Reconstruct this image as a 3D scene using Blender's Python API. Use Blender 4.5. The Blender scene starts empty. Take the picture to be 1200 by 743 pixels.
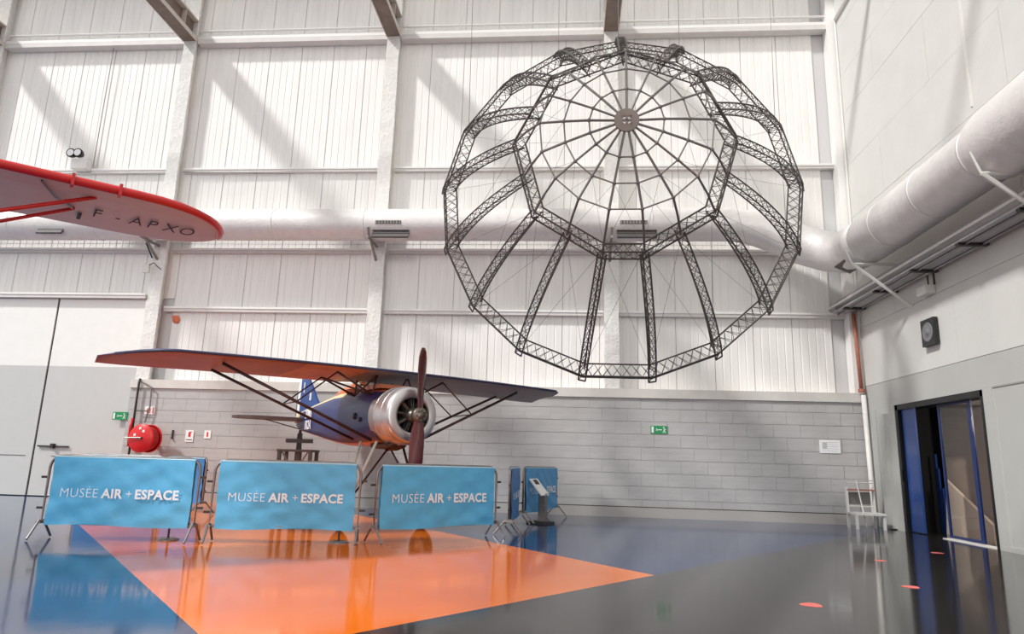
import bpy, math, random
from mathutils import Vector, Matrix
random.seed(7)
SC = bpy.context.scene
COL = SC.collection
# ---------------------------------------------------------------- camera
F_PX = 799.5
yaw, pitch, roll = -0.0842, 0.2112, 0.0288
cy, sy, cp, sp = math.cos(yaw), math.sin(yaw), math.cos(pitch), math.sin(pitch)
fwd = Vector((sy*cp, cy*cp, sp)); rt0 = Vector((cy, -sy, 0)); up0 = rt0.cross(fwd)
rgt = rt0*math.cos(roll) + up0*math.sin(roll)
upv = -rt0*math.sin(roll) + up0*math.cos(roll)
cam = bpy.data.cameras.new('camera'); camo = bpy.data.objects.new('camera', cam); COL.objects.link(camo)
cam.sensor_fit = 'HORIZONTAL'; cam.sensor_width = 36; cam.lens = 36*F_PX/1200; cam.clip_end = 400
M4 = Matrix((rgt, upv, -fwd)).transposed().to_4x4(); M4.translation = Vector((0, 0, 1.155))
camo.matrix_world = M4
SC.camera = camo
# ---------------------------------------------------------------- light
world = bpy.data.worlds.new('world'); SC.world = world; world.use_nodes = True
bg = world.node_tree.nodes['Background']; bg.inputs[0].default_value = (1.0, 0.99, 0.97, 1); bg.inputs[1].default_value = 0.86
def sun(name, d, energy, angle, col):
    l = bpy.data.lights.new(name, 'SUN'); l.energy = energy; l.angle = math.radians(angle); l.color = col
    o = bpy.data.objects.new(name, l); COL.objects.link(o)
    o.rotation_euler = Vector(d).to_track_quat('-Z', 'Y').to_euler(); o.location = (-20, -10, 30)
sun('sun', (1.4, 1.0, -1.68), 2.9, 4.5, (1, 0.985, 0.96))
sun('sky_glow_front', (-0.02, 1.0, -0.22), 0.36, 10, (1, 0.99, 0.97))
SC.view_settings.view_transform = 'Standard'; SC.view_settings.look = 'None'
SC.view_settings.gamma = 1; SC.view_settings.use_curve_mapping = False
SC.view_settings.exposure = 0.1

# ---------------------------------------------------------------- materials
def srgb(c):
    return tuple(((v/255)/12.92 if v/255 <= 0.04045 else ((v/255+0.055)/1.055)**2.4) for v in c)
MATS = {}
def mat(name, c, rough=0.5, metal=0.0, noise=0.0, nscale=4.0, bump=0.0, bscale=40.0, stretch=None, coat=0.0, ior=1.5, alpha=1.0, emit=0.0, c2=None, trans=0.0):
    if name in MATS: return MATS[name]
    m = bpy.data.materials.new(name); m.use_nodes = True; nt = m.node_tree; N = nt.nodes; Lk = nt.links
    b = N['Principled BSDF']; col = srgb(c) + (1,)
    b.inputs['Base Color'].default_value = col; b.inputs['Roughness'].default_value = rough
    b.inputs['Metallic'].default_value = metal; b.inputs['IOR'].default_value = ior
    b.inputs['Coat Weight'].default_value = coat; b.inputs['Coat Roughness'].default_value = 0.08
    b.inputs['Transmission Weight'].default_value = trans
    if emit: b.inputs['Emission Color'].default_value = col; b.inputs['Emission Strength'].default_value = emit
    tc = N.new('ShaderNodeTexCoord'); mp = N.new('ShaderNodeMapping'); Lk.new(tc.outputs['Object'], mp.inputs[0])
    if stretch: mp.inputs['Scale'].default_value = stretch
    if noise or c2:
        nz = N.new('ShaderNodeTexNoise'); nz.inputs['Scale'].default_value = nscale; nz.inputs['Detail'].default_value = 6
        Lk.new(mp.outputs[0], nz.inputs['Vector'])
        mx = N.new('ShaderNodeMix'); mx.data_type = 'RGBA'
        k = 1-noise
        mx.inputs[6].default_value = tuple(v*k for v in col[:3])+(1,) if not c2 else srgb(c2)+(1,)
        mx.inputs[7].default_value = tuple(min(1, v*(1+noise*0.5)) for v in col[:3])+(1,) if not c2 else col
        rp = N.new('ShaderNodeMapRange'); rp.inputs[1].default_value = 0.35; rp.inputs[2].default_value = 0.65
        Lk.new(nz.outputs[0], rp.inputs[0]); Lk.new(rp.outputs[0], mx.inputs[0]); Lk.new(mx.outputs[2], b.inputs['Base Color'])
    if bump:
        n2 = N.new('ShaderNodeTexNoise'); n2.inputs['Scale'].default_value = bscale; n2.inputs['Detail'].default_value = 3
        Lk.new(mp.outputs[0], n2.inputs['Vector'])
        bp = N.new('ShaderNodeBump'); bp.inputs['Strength'].default_value = bump; bp.inputs['Distance'].default_value = 0.02
        Lk.new(n2.outputs[0], bp.inputs['Height']); Lk.new(bp.outputs[0], b.inputs['Normal'])
    MATS[name] = m
    return m
CLAD = mat('cladding_white', (240, 237, 234), 0.55, noise=0.05, nscale=1.2, stretch=(6, 6, 0.4))
CLADB = mat('cladding_gap', (205, 203, 203), 0.7)
BLOCK = mat('block_grey_paint', (181, 179, 178), 0.6, noise=0.06, nscale=3, bump=0.25, bscale=30, stretch=(0.6, 1, 3))
MORTAR = mat('mortar_grey', (179, 177, 176), 0.7)
COPING = mat('coping_cream', (212, 208, 202), 0.7, noise=0.05)
FIREP = mat('sprayed_fireproofing', (232, 230, 226), 0.9, noise=0.06, nscale=9, bump=1.0, bscale=14)
GIRT = mat('girt_paint', (214, 210, 207), 0.5, noise=0.05)
GIRTL = mat('girt_light', (238, 236, 233), 0.5)
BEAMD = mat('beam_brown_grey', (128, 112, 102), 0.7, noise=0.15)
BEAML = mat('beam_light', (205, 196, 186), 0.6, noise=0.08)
WHITE = mat('white_wall_paint', (214, 213, 209), 0.7, noise=0.03, nscale=1.5, bump=0.15, bscale=12)
WGREY = mat('grey_wall_paint', (186, 186, 182), 0.6, noise=0.03, nscale=1.5)
DUCT = mat('duct_wrap', (226, 222, 220), 0.42, metal=0.15, noise=0.05, nscale=6, bump=0.35, bscale=18)
DUCTG = mat('duct_grey', (178, 176, 178), 0.5, noise=0.06, nscale=3)
GRILL = mat('grille_dark', (92, 88, 86), 0.6)
DARK = mat('dark_steel', (62, 58, 56), 0.5, metal=0.3)
TRUSS = mat('aged_duralumin', (84, 77, 73), 0.5, metal=0.35, noise=0.15, nscale=8)
TRUSSR = mat('ring_tube_grey', (112, 106, 103), 0.5, metal=0.3, noise=0.1)
HUBM = mat('hub_brown_grey', (120, 106, 101), 0.6, metal=0.2, noise=0.12)
GALV = mat('galvanised_tube', (138, 132, 130), 0.35, metal=0.6, noise=0.12, nscale=12)
STEELW = mat('white_painted_steel', (225, 222, 218), 0.45)
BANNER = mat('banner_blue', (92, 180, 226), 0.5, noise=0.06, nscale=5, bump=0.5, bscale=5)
BANNERD = mat('banner_blue_dark', (54, 122, 184), 0.55, noise=0.08, nscale=5, bump=0.5, bscale=5)  # darker blue for the edge-on and back-row banners
HEM = mat('banner_hem', (170, 215, 235), 0.5)
PRINT = mat('print_white', (238, 243, 246), 0.55)
BLUEP = mat('aircraft_blue', (20, 42, 104), 0.4, noise=0.12, nscale=4, coat=0.15)
FINB = mat('fin_blue', (34, 74, 142), 0.4, noise=0.1, nscale=5)
ORANGE = mat('aircraft_orange', (204, 112, 66), 0.4, noise=0.12, nscale=3, coat=0.3)
WINGU = mat('wing_underside', (166, 102, 88), 0.45, noise=0.1, nscale=2.5)
WINGG = mat('wing_underside_grey', (142, 136, 136), 0.5, noise=0.1, nscale=2.5)
WINGT = mat('wing_top_blue', (70, 92, 140), 0.4, noise=0.08)
CREAM = mat('cream_paint', (232, 208, 160), 0.45, noise=0.05)
STRUT = mat('strut_dark_brown', (66, 36, 32), 0.4, noise=0.2)
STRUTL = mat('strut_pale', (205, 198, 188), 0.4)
CHROME = mat('cowl_aluminium', (214, 210, 210), 0.36, metal=0.9, noise=0.06, nscale=5, bump=0.04, bscale=6)
ENG = mat('engine_dark', (38, 36, 36), 0.5, metal=0.4)
ENGL = mat('engine_metal', (120, 112, 104), 0.4, metal=0.8)
PROPW = mat('propeller_wood', (84, 18, 22), 0.25, noise=0.3, nscale=3, stretch=(8, 8, 1), coat=0.25)
RUBBER = mat('dusty_rubber', (88, 84, 82), 0.8)
RED = mat('red_enamel', (218, 30, 34), 0.35, noise=0.05)
REDW = mat('wing_edge_red', (205, 40, 38), 0.35, noise=0.05)
FABRIC = mat('silver_white_fabric', (214, 205, 200), 0.5, noise=0.04)
BLACKP = mat('black_print', (24, 24, 26), 0.6)
GREENS = mat('sign_green', (10, 140, 80), 0.5)
REDS = mat('sign_red', (214, 44, 44), 0.5)
SIGNW = mat('sign_white', (240, 240, 240), 0.5)
ORS = mat('sticker_orange', (222, 120, 84), 0.5)
BLACKB = mat('black_plastic', (34, 34, 36), 0.45)
CONE = mat('speaker_cone', (120, 120, 122), 0.5)
DOORB = mat('door_frame_blue', (26, 68, 140), 0.35, coat=0.4)
DOORD = mat('door_frame_dark', (12, 13, 18), 0.4)
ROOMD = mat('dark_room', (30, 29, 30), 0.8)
REFLB = mat('reflection_brown', (150, 132, 120), 0.7, noise=0.08)
RUST = mat('pipe_rust_red', (176, 112, 92), 0.6, noise=0.15, nscale=6)
STICK = mat('floor_sticker_red', (228, 112, 104), 0.5, noise=0.08, nscale=20)
# glossy floor paints
def floor_mat(name, c):
    m = mat(name, c, 0.1, noise=0.10, nscale=0.7, ior=1.66)
    nt = m.node_tree; N = nt.nodes; b = N['Principled BSDF']
    tc = N['Texture Coordinate']
    n = N.new('ShaderNodeTexNoise'); n.inputs['Scale'].default_value = 5; n.inputs['Detail'].default_value = 4
    nt.links.new(tc.outputs['Object'], n.inputs['Vector'])
    r = N.new('ShaderNodeMapRange'); r.inputs[3].default_value = 0.05; r.inputs[4].default_value = 0.14
    nt.links.new(n.outputs[0], r.inputs[0]); nt.links.new(r.outputs[0], b.inputs['Roughness'])
    n2 = N.new('ShaderNodeTexNoise'); n2.inputs['Scale'].default_value = 1.6; n2.inputs['Detail'].default_value = 2
    nt.links.new(tc.outputs['Object'], n2.inputs['Vector'])
    bp = N.new('ShaderNodeBump'); bp.inputs['Strength'].default_value = 0.06; bp.inputs['Distance'].default_value = 0.02
    nt.links.new(n2.outputs[0], bp.inputs['Height']); nt.links.new(bp.outputs[0], b.inputs['Normal'])
    return m
FBLACK = floor_mat('floor_black', (50, 48, 47)); FORANGE = floor_mat('floor_orange', (255, 124, 10)); FBLUE = floor_mat('floor_blue', (20, 54, 100))
m = bpy.data.materials.new('tinted_glass'); m.use_nodes = True; b = m.node_tree.nodes['Principled BSDF']
b.inputs['Base Color'].default_value = (0.75, 0.7, 0.66, 1); b.inputs['Roughness'].default_value = 0.02; b.inputs['Transmission Weight'].default_value = 1; b.inputs['IOR'].default_value = 1.45
GLASS = m

# ---------------------------------------------------------------- mesh helpers
class MB:
    def __init__(s): s.v = []; s.f = []; s.mi = []; s.sm = []
    def add(s, vs, fs, mi=0, smooth=False):
        k = len(s.v); s.v += [tuple(v) for v in vs]
        for f in fs: s.f.append(tuple(i+k for i in f)); s.mi.append(mi); s.sm.append(smooth)
        return s
    def box(s, c, d, rot=None, mi=0):
        hx, hy, hz = d[0]/2, d[1]/2, d[2]/2
        vs = [Vector((x*hx, y*hy, z*hz)) for x in (-1, 1) for y in (-1, 1) for z in (-1, 1)]
        if rot is not None: vs = [rot @ v for v in vs]
        c = Vector(c)
        return s.add([v+c for v in vs], [(0, 1, 3, 2), (4, 6, 7, 5), (0, 4, 5, 1), (2, 3, 7, 6), (0, 2, 6, 4), (1, 5, 7, 3)], mi)
    def bx(s, x0, x1, y0, y1, z0, z1, mi=0): return s.box(((x0+x1)/2, (y0+y1)/2, (z0+z1)/2), (abs(x1-x0), abs(y1-y0), abs(z1-z0)), None, mi)
    def path(s, pts, r, n=6, caps=True, mi=0, closed=False, smooth=None):
        pts = [Vector(p) for p in pts]; m_ = len(pts)
        rs = r if isinstance(r, (list, tuple)) else [r]*m_
        vs = []; prev = None
        for i, p in enumerate(pts):
            if closed: t = pts[(i+1) % m_]-pts[i-1]
            else: t = pts[min(i+1, m_-1)]-pts[max(i-1, 0)]
            t = t.normalized()
            if prev is None:
                a = Vector((0, 0, 1)) if abs(t.z) < 0.9 else Vector((1, 0, 0))
                u = t.cross(a).normalized()
            else:
                u = (prev - t*prev.dot(t)).normalized()
            prev = u; w = t.cross(u)
            for j in range(n):
                an = 2*math.pi*j/n
                vs.append(p+(u*math.cos(an)+w*math.sin(an))*rs[i])
        fs = []
        for i in range(m_ if closed else m_-1):
            i2 = (i+1) % m_
            for j in range(n):
                j2 = (j+1) % n
                fs.append((i*n+j, i*n+j2, i2*n+j2, i2*n+j))
        if caps and not closed:
            fs.append(tuple(range(n))[::-1]); fs.append(tuple((m_-1)*n+j for j in range(n)))
        return s.add(vs, fs, mi, (n > 6) if smooth is None else smooth)
    def tube(s, a, b_, r, n=6, caps=True, mi=0): return s.path([a, b_], r, n, caps, mi)
    def lathe(s, prof, n=24, c=(0, 0, 0), axis='z', mi=0, smooth=True, arc=(0, 2*math.pi)):
        vs = []; c = Vector(c)
        for (r, h) in prof:
            for j in range(n):
                a = 2*math.pi*j/n; x, y = r*math.cos(a), r*math.sin(a)
                p = {'z': (x, y, h), 'x': (h, x, y), 'y': (x, h, y)}[axis]
                vs.append(c+Vector(p))
        fs = []
        for i in range(len(prof)-1):
            for j in range(n):
                j2 = (j+1) % n; fs.append((i*n+j, i*n+j2, (i+1)*n+j2, (i+1)*n+j))
        return s.add(vs, fs, mi, smooth)
    def ball(s, c, r, n=8, mi=0):
        prof = [(r*math.sin(math.pi*i/(n//2+1)) + 1e-5, -r*math.cos(math.pi*i/(n//2+1))) for i in range(n//2+2)]
        return s.lathe(prof, n, c, 'z', mi)
    def prism(s, poly, off, mi=0, smooth=False):
        n = len(poly); poly = [Vector(p) for p in poly]; off = Vector(off)
        return s.add(poly+[p+off for p in poly], [tuple(range(n))[::-1], tuple(range(n, 2*n))]+[(i, (i+1) % n, n+(i+1) % n, n+i) for i in range(n)], mi, smooth)
    def mesh(s, name, mats):
        me = bpy.data.meshes.new(name); me.from_pydata(s.v, [], s.f)
        for m_ in (mats if isinstance(mats, (list, tuple)) else [mats]): me.materials.append(m_)
        me.polygons.foreach_set('material_index', s.mi); me.polygons.foreach_set('use_smooth', s.sm)
        me.update(); return me
    def build(s, name, mats, parent=None, loc=None, rz=None):
        o = bpy.data.objects.new(name, s.mesh(name, mats)); COL.objects.link(o)
        if parent: o.parent = parent
        if loc is not None: o.location = loc
        if rz is not None: o.rotation_euler = (0, 0, rz)
        return o
def tag(o, label=None, cat=None, group=None, kind=None):
    if label: o['label'] = label
    if cat: o['category'] = cat
    if group: o['group'] = group
    if kind: o['kind'] = kind
    return o
def empty(name, loc=(0, 0, 0), rz=0, parent=None):
    o = bpy.data.objects.new(name, None); COL.objects.link(o); o.location = loc; o.rotation_euler = (0, 0, rz)
    o.empty_display_size = 0.2
    if parent: o.parent = parent
    return o
def inst(name, me, parent, loc, rot=(0, 0, 0)):
    o = bpy.data.objects.new(name, me); COL.objects.link(o); o.parent = parent; o.location = loc; o.rotation_euler = rot
    return o
def copy_tree(o, parent=None):
    c = o.copy(); COL.objects.link(c); c.parent = parent
    for ch in o.children: copy_tree(ch, c)
    return c
def text_mesh(txt, size, bold=0.0, spacing=1.0, extrude=0.002, align='LEFT', shear=0.0):
    """returns (verts, faces, width) of a piece of lettering lying in local XY"""
    cu = bpy.data.curves.new('t', 'FONT'); cu.body = txt; cu.size = size; cu.offset = bold; cu.space_character = spacing
    cu.extrude = extrude; cu.align_x = align; cu.shear = shear; cu.resolution_u = 3
    o = bpy.data.objects.new('t', cu); COL.objects.link(o)
    dg = bpy.context.evaluated_depsgraph_get(); dg.update()
    me = bpy.data.meshes.new_from_object(o.evaluated_get(dg))
    vs = [v.co.copy() for v in me.vertices]; fs = [tuple(p.vertices) for p in me.polygons]
    bpy.data.objects.remove(o); bpy.data.curves.remove(cu); bpy.data.meshes.remove(me)
    xs = [v.x for v in vs]
    return vs, fs, (min(xs), max(xs))

# ================================================================ SETTING
YW = 16.8; YC = 17.15; XR = 7.03
# ---- floor: three paint fields meeting edge to edge
A = Vector((0.97, 8.01)); dL = Vector((0.605, 0.796)); dE = Vector((-0.628, 0.778)); Pl = Vector((-2.4, 4.65)); dl = Vector((-0.658, 0.753))
def x2(p, d, q, e):
    den = d.x*e.y-d.y*e.x; w = q-p; t = (w.x*e.y-w.y*e.x)/den; return p+d*t
TOP = 22.0
Bp = A+dE*((TOP-A.y)/dE.y); Cp = Pl+dl*((TOP-Pl.y)/dl.y); Dp = x2(A, dL, Pl, dl)
Er = A+dL*((TOP-A.y)/dL.y); Lb = A-dL*((A.y+14)/dL.y)
fl = MB()
def poly(pts, mi): fl.add([(p[0], p[1], 0) for p in pts], [tuple(range(len(pts)))], mi)
poly([A, Bp, Cp, Dp], 1)
poly([A, Er, Bp], 2)
poly([Dp, Cp, (-34, TOP), (-34, -14), Lb], 2)
poly([A, Dp, Lb, (20, -14), (20, TOP), Er], 0)
flo = fl.build('floor', [FBLACK, FORANGE, FBLUE]); tag(flo, 'glossy painted floor in black, blue and an orange diamond', kind='structure')
for p in flo.data.polygons:
    if p.normal.z < 0: p.flip()

# ---- back wall
wb = MB()
wb.bx(-11.25, XR, 16.815, 17.2, 0, 2.84, 1)
wb.bx(-26, XR+0.3, YC+0.02, YC+0.12, 2.84, 16.5, 0)
wb.bx(-26, -11.25, YC+0.02, YC+0.12, 0, 2.84, 0)
wall_back = wb.build('wall_back', [CLADB, MORTAR]); tag(wall_back, kind='structure')
# blocks
bw, bh = 0.62, 0.304
bm = MB(); bm.box((0, 0, 0), (bw-0.004, 0.03, bh-0.008))
bme = bm.mesh('block', BLOCK)
half = MB(); half.box((0, 0, 0), (bw/2-0.004, 0.03, bh-0.008)); hme = half.mesh('block', BLOCK)
zc = 0.10; ncol = int(18.28//bw)
for rr in range(9):
    z = 0.10+bh*(rr+0.5)
    x = -11.25 + (0 if rr % 2 == 0 else bw/2)
    if rr % 2: inst('block', hme, wall_back, (-11.25+bw/4, 16.812, z))
    while x+bw < XR+0.001:
        o = inst('block', bme, wall_back, (x+bw/2, 16.81+random.uniform(-0.002, 0.002), z)); x += bw
    rem = XR-x
    if rem > 0.05:
        q = MB(); q.box((0, 0, 0), (rem-0.012, 0.03, bh-0.010)); inst('block', q.mesh('block', BLOCK), wall_back, (x+rem/2, 16.812, z))
MB().bx(-11.25, XR, 16.75, 17.16, 2.79, 3.01).build('coping', COPING, wall_back)
MB().bx(-11.25, XR, 16.785, 16.80, 0.225, 0.245).build('ledge_joint', DARK, wall_back)  # thin dark joint strip along the top of the baseboard
bb = MB().bx(-11.25, XR, 16.765, 16.80, 0.0, 0.225).build('baseboard_back', mat('skirting', (176, 172, 168), 0.6)); tag(bb, kind='structure')
# ribbed cladding sheets
def sheet(w, h):
    s = MB(); n = 5; p = w/n; x = -w/2+0.006
    prof = []
    for i in range(n):
        x0 = -w/2+i*p
        prof += [(x0+0.006, 0.010), (x0+0.016, 0.0), (x0+p-0.018, 0.0), (x0+p-0.008, 0.010)]
    prof[-1] = (w/2-0.003, 0.010)
    vs = []; m_ = len(prof)
    for z in (0, h):
        for (a, d) in prof: vs.append((a, d, z))
    fs = [(i, i+1, m_+i+1, m_+i) for i in range(m_-1)]
    return s.add(vs, fs)
XS0 = -22.0; SW = 0.95
nS = int((XR-0.05-XS0)/SW)+1
for (z0, z1) in ((3.0, 6.80), (6.80, 12.9), (12.9, 16.2)):
    me = sheet(SW, z1-z0-0.01).mesh('cladding_sheet', CLAD)
    me2 = sheet(SW, z1-5.25-0.01).mesh('cladding_sheet', CLAD) if z0 == 3.0 else None
    for i in range(nS):
        x = XS0+SW*(i+0.5)
        if x+SW/2 > XR+0.25: continue
        if z0 == 3.0 and x-SW/2 < -11.4: inst('cladding_sheet', me2, wall_back, (x, YC-0.012, 5.25))
        else: inst('cladding_sheet', me, wall_back, (x, YC-0.012, z0))
# columns (I-sections with sprayed fireproofing)
CX = [-16.95, -10.98, -4.985, 1.083]
def rough_col(z0, z1, w=0.36):
    s = MB(); n = int((z1-z0)/0.22); prof = [(-w/2, 0), (w/2, 0), (w/2, 0.06), (0.06, 0.08), (0.06, 0.33), (-0.06, 0.33), (-0.06, 0.08), (-w/2, 0.06)]
    m_ = len(prof); vs = []
    for i in range(n+1):
        for (a, b_) in prof: vs.append((a+random.uniform(-0.012, 0.012), b_+random.uniform(-0.008, 0.008), z0+(z1-z0)*i/n))
    fs = []
    for i in range(n):
        for j in range(m_):
            j2 = (j+1) % m_; fs.append((i*m_+j, i*m_+j2, (i+1)*m_+j2, (i+1)*m_+j))
    fs.append(tuple(range(m_))[::-1])
    return s.add(vs, fs)
for i, x in enumerate(CX):
    rough_col(0.0 if i == 0 else 3.0, 16.4).build('steel_column', FIREP, wall_back, (x, YW-0.005, 0))
MB().bx(XR-0.22, XR-0.0, YW+0.02, YC, 3.0, 16.4).build('corner_column', GIRTL, wall_back)
# girts
bays = [(-22.0, CX[0]), (CX[0], CX[1]), (CX[1], CX[2]), (CX[2], CX[3]), (CX[3], XR-0.1)]
for bi, (x0, x1) in enumerate(bays):
    a, b_ = x0+0.2, x1-0.2 if x1 < 6 else x1
    MB().bx(a, b_, 16.86, 17.12, 12.78, 12.92, 0).bx(a, b_, 16.86, 16.9, 12.92, 13.0, 1).bx(a, b_, 17.0, 17.12, 13.04, 13.1, 1).tube((a, 16.95, 13.22), (b_, 16.95, 13.22), 0.03, 6, mi=1).build('girt', [GIRT, GIRTL], wall_back)
    for z in (8.9, 6.56):
        MB().bx(a, b_, 17.02, 17.14, z-0.055, z+0.055).bx(a, b_, 17.0, 17.02, z+0.02, z+0.075, 1).build('girt', [GIRT, GIRTL], wall_back)
    z = 4.93 if bi > 1 else 5.22
    g = MB().bx(a, b_, 17.0 if bi > 1 else 16.75, 17.14, z-0.06, z+0.05).bx(a, b_, 16.98 if bi > 1 else 16.73, 17.0 if bi > 1 else 16.75, z+0.02, z+0.07, 1)
    g.build('girt', [GIRT, GIRTL], wall_back)
MB().path([(CX[1]+0.2, 16.99, 8.85), (CX[1]+3.4, 17.05, 8.8)], 0.008, 4).build('conduit', GALV, wall_back)

# ---- hangar door at the left (two tall leaves)
d2 = empty('door_2', (-13.7, 16.9, 0)); tag(d2, 'tall pale sliding hangar door, grey below and white above', kind='structure')
for sx, nm in ((-1, 'door_leaf'), (1, 'door_leaf')):
    xa, xb = (-5.0, -0.03) if sx < 0 else (0.03, 2.5)
    lf = MB().bx(xa, xb, 0, 0.1, 0.02, 3.33, 0).bx(xa, xb, 0, 0.1, 3.33, 5.15, 1).build(nm, [mat('door_grey', (196, 196, 194), 0.5, noise=0.02), mat('door_white', (238, 236, 232), 0.5, noise=0.02)], d2)
    if sx < 0: lf['label'] = 'pale left leaf'
MB().bx(-0.045, 0.045, 0.03, 0.12, 0.02, 5.15).build('meeting_seal', DARK, d2)
MB().bx(-5, -0.2, -0.012, 0, 1.0, 1.015).bx(0.5, 2.4, -0.012, 0, 1.0, 1.015).build('rail_seam', GALV, d2)
MB().bx(0.12, 0.95, -0.06, -0.01, 1.235, 1.27).bx(0.5, 0.58, -0.1, -0.01, 1.2, 1.32).build('latch_bar', DARK, d2)

# ---- right wall
wr = MB(); y_a, y_b = 12.2, 15.42
wr.bx(XR+0.02, XR+0.32, -2, 17.2, 3.16, 16.5, 0)
wr.bx(XR, XR+0.32, y_b, 17.2, 0, 3.16, 1).bx(XR, XR+0.32, -2, y_a, 0, 3.16, 1).bx(XR, XR+0.32, y_a, y_b, 2.61, 3.16, 1)
wall_right = wr.build('wall_right', [CLADB, WGREY]); tag(wall_right, kind='structure')
z = 3.17
rows = [1.4, 1.4, 1.4, 1.4, 1.45, 1.05, 1.35, 1.35, 1.35, 1.2]
for ri, hh in enumerate(rows):
    y = 17.15-(2.2 if ri % 2 else 0)
    if ri % 2: MB().bx(XR-0.002, XR+0.03, 17.15-2.19, 17.15, z, z+hh-0.008).build('wall_panel', WHITE, wall_right)
    while y > 0:
        q = MB(); q.bx(XR+random.uniform(-0.004, 0.0), XR+0.03, y-4.4+0.01, y, z, z+hh-0.006); q.build('wall_panel', WHITE, wall_right); y -= 4.4
    z += hh
MB().bx(XR-0.02, XR, 11.50, 11.54, 7.5, 14.0).build('conduit', STEELW, wall_right)
MB().tube((XR-0.03, 16.75, 3.0), (XR-0.03, 16.75, 13.0), 0.03).build('corner_conduit', STEELW, wall_right)
MB().path([(XR-0.05, 16.7, 12.95), (XR-0.05, 14.0, 13.05), (XR-0.05, 2, 13.3)], 0.04, 6).build('corner_conduit', STEELW, wall_right)
MB().bx(XR-0.10, XR, 15.72, 16.05, 0.02, 2.45).build('pilaster', WGREY, wall_right)
MB().bx(XR-0.04, XR, 16.25, 16.5, 0.0, 2.6).build('pilaster', WGREY, wall_right)
MB().bx(XR-0.015, XR, 11.9, 12.15, 0.0, 2.62).build('door_trim', WGREY, wall_right)
MB().bx(XR-0.012, XR, 6, 12.15, 2.6, 2.625).build('panel_joint', mat('joint_grey', (150, 150, 148), 0.7), wall_right)  # grey joint line on the lower wall
MB().bx(XR-0.02, XR, 9.0, 9.03, 0.0, 2.6).build('panel_joint', MATS['joint_grey'], wall_right)
# baseboard right
tag(MB().bx(XR-0.02, XR, 2, 12.15, 0, 0.08).build('baseboard_right', WGREY), kind='structure')

# ---- glazed door in the right wall
d1 = empty('door_1', (7.28, 13.8, 0)); tag(d1, 'tall doorway with dark blue framed glass leaves', kind='structure')
xo = 7.28
def dl_(x0, x1, y0, y1, z0, z1, nm, mt): return MB().bx(x0-7.28, x1-7.28, y0-13.8, y1-13.8, z0, z1).build(nm, mt, d1)
dl_(7.04, 7.35, 15.30, 15.41, 0, 2.6, 'door_jamb', DOORD); dl_(7.04, 7.35, 12.21, 12.30, 0, 2.6, 'door_jamb', DOORD); dl_(7.04, 7.35, 12.21, 15.41, 2.5, 2.61, 'door_head', DOORD)
MB().bx(-0.18, -0.14, 0.93, 1.44, 0.02, 2.5).build('door_leaf', DOORB, d1)['label'] = 'solid blue leaf'
dl_(7.02, 7.06, 15.30, 15.34, 1.0, 1.25, 'door_handle', BLACKB)
g = empty('glass_leaf', (0, 0, 0), parent=d1)
MB().bx(-0.10, -0.06, 0.13, 0.18, 0.03, 2.5).bx(-0.10, -0.06, -0.92, -0.82, 0.03, 2.5).bx(-0.10, -0.06, -0.82, 0.13, 0.03, 0.07).bx(-0.10, -0.06, -0.82, 0.13, 2.46, 2.5).build('leaf_frame', mat('frame_navy', (22, 44, 98), 0.35), g)
MB().bx(-0.085, -0.075, -0.82, 0.13, 0.07, 2.46).build('glass_pane', GLASS, g)
MB().bx(-0.085, -0.075, -1.5, -0.92, 0.07, 2.5).build('glass_pane', GLASS, g)
MB().bx(-0.22, -0.05, -1.55, 0.2, 0.0, 0.014).build('threshold', STEELW, d1)
rm = MB()
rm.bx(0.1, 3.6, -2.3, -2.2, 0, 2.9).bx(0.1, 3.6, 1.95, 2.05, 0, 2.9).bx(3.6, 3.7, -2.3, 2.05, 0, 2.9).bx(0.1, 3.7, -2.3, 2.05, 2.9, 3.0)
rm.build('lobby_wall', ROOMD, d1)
MB().bx(0.60, 0.66, -1.6, 1.40, 0, 2.6).build('reflection_panel', REFLB, d1)  # added panel, its brown stands in for the hall's reflection in the glass
MB().prism([(0.42, 1.14, 1.08), (0.42, -0.3, 0.30), (0.42, -0.3, 0.0), (0.42, 1.30, 0.0)], (0.06, 0, 0)).build('reflection_wedge', mat('wedge_pale', (206, 190, 176), 0.7), d1)  # pale shape added in place of the light wedge reflected in the glass
for yy, hh in ((1.55, 1.3), (1.45, 0.9), (1.62, 1.6)): MB().bx(0.5, 0.54, yy, yy+0.04, 0.0, hh).build('lobby_post', DOORB, d1)
al = bpy.data.lights.new('lobby_fill', 'AREA'); al.energy = 30; al.size = 0.3; al.color = (1, 0.93, 0.86)  # unseen fill light added to brighten the panel behind the glass
ao = bpy.data.objects.new('lobby_fill', al); COL.objects.link(ao); ao.location = (7.66, 11.8, 2.2); ao.rotation_euler = (math.radians(70), 0, 0)

# ---- roof structure
ce = MB(); ce.bx(-26, XR+0.3, 15.9, 17.3, 15.0, 15.12)  # unseen roof strip, its depth chosen to shade the top cladding row
ceiling = ce.build('ceiling', CLADB); tag(ceiling, kind='structure')
for i, x in enumerate(CX+[XR-0.02]):
    if i == 4: continue
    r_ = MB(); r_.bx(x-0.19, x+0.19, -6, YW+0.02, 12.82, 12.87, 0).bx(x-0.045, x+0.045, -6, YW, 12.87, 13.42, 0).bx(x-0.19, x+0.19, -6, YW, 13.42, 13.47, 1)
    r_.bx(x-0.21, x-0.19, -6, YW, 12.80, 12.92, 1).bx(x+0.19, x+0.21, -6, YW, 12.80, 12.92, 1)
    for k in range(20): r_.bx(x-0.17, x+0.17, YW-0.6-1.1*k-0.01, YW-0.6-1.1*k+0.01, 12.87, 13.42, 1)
    r_.build('roof_beam', [BEAMD, BEAML], ceiling)
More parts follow.
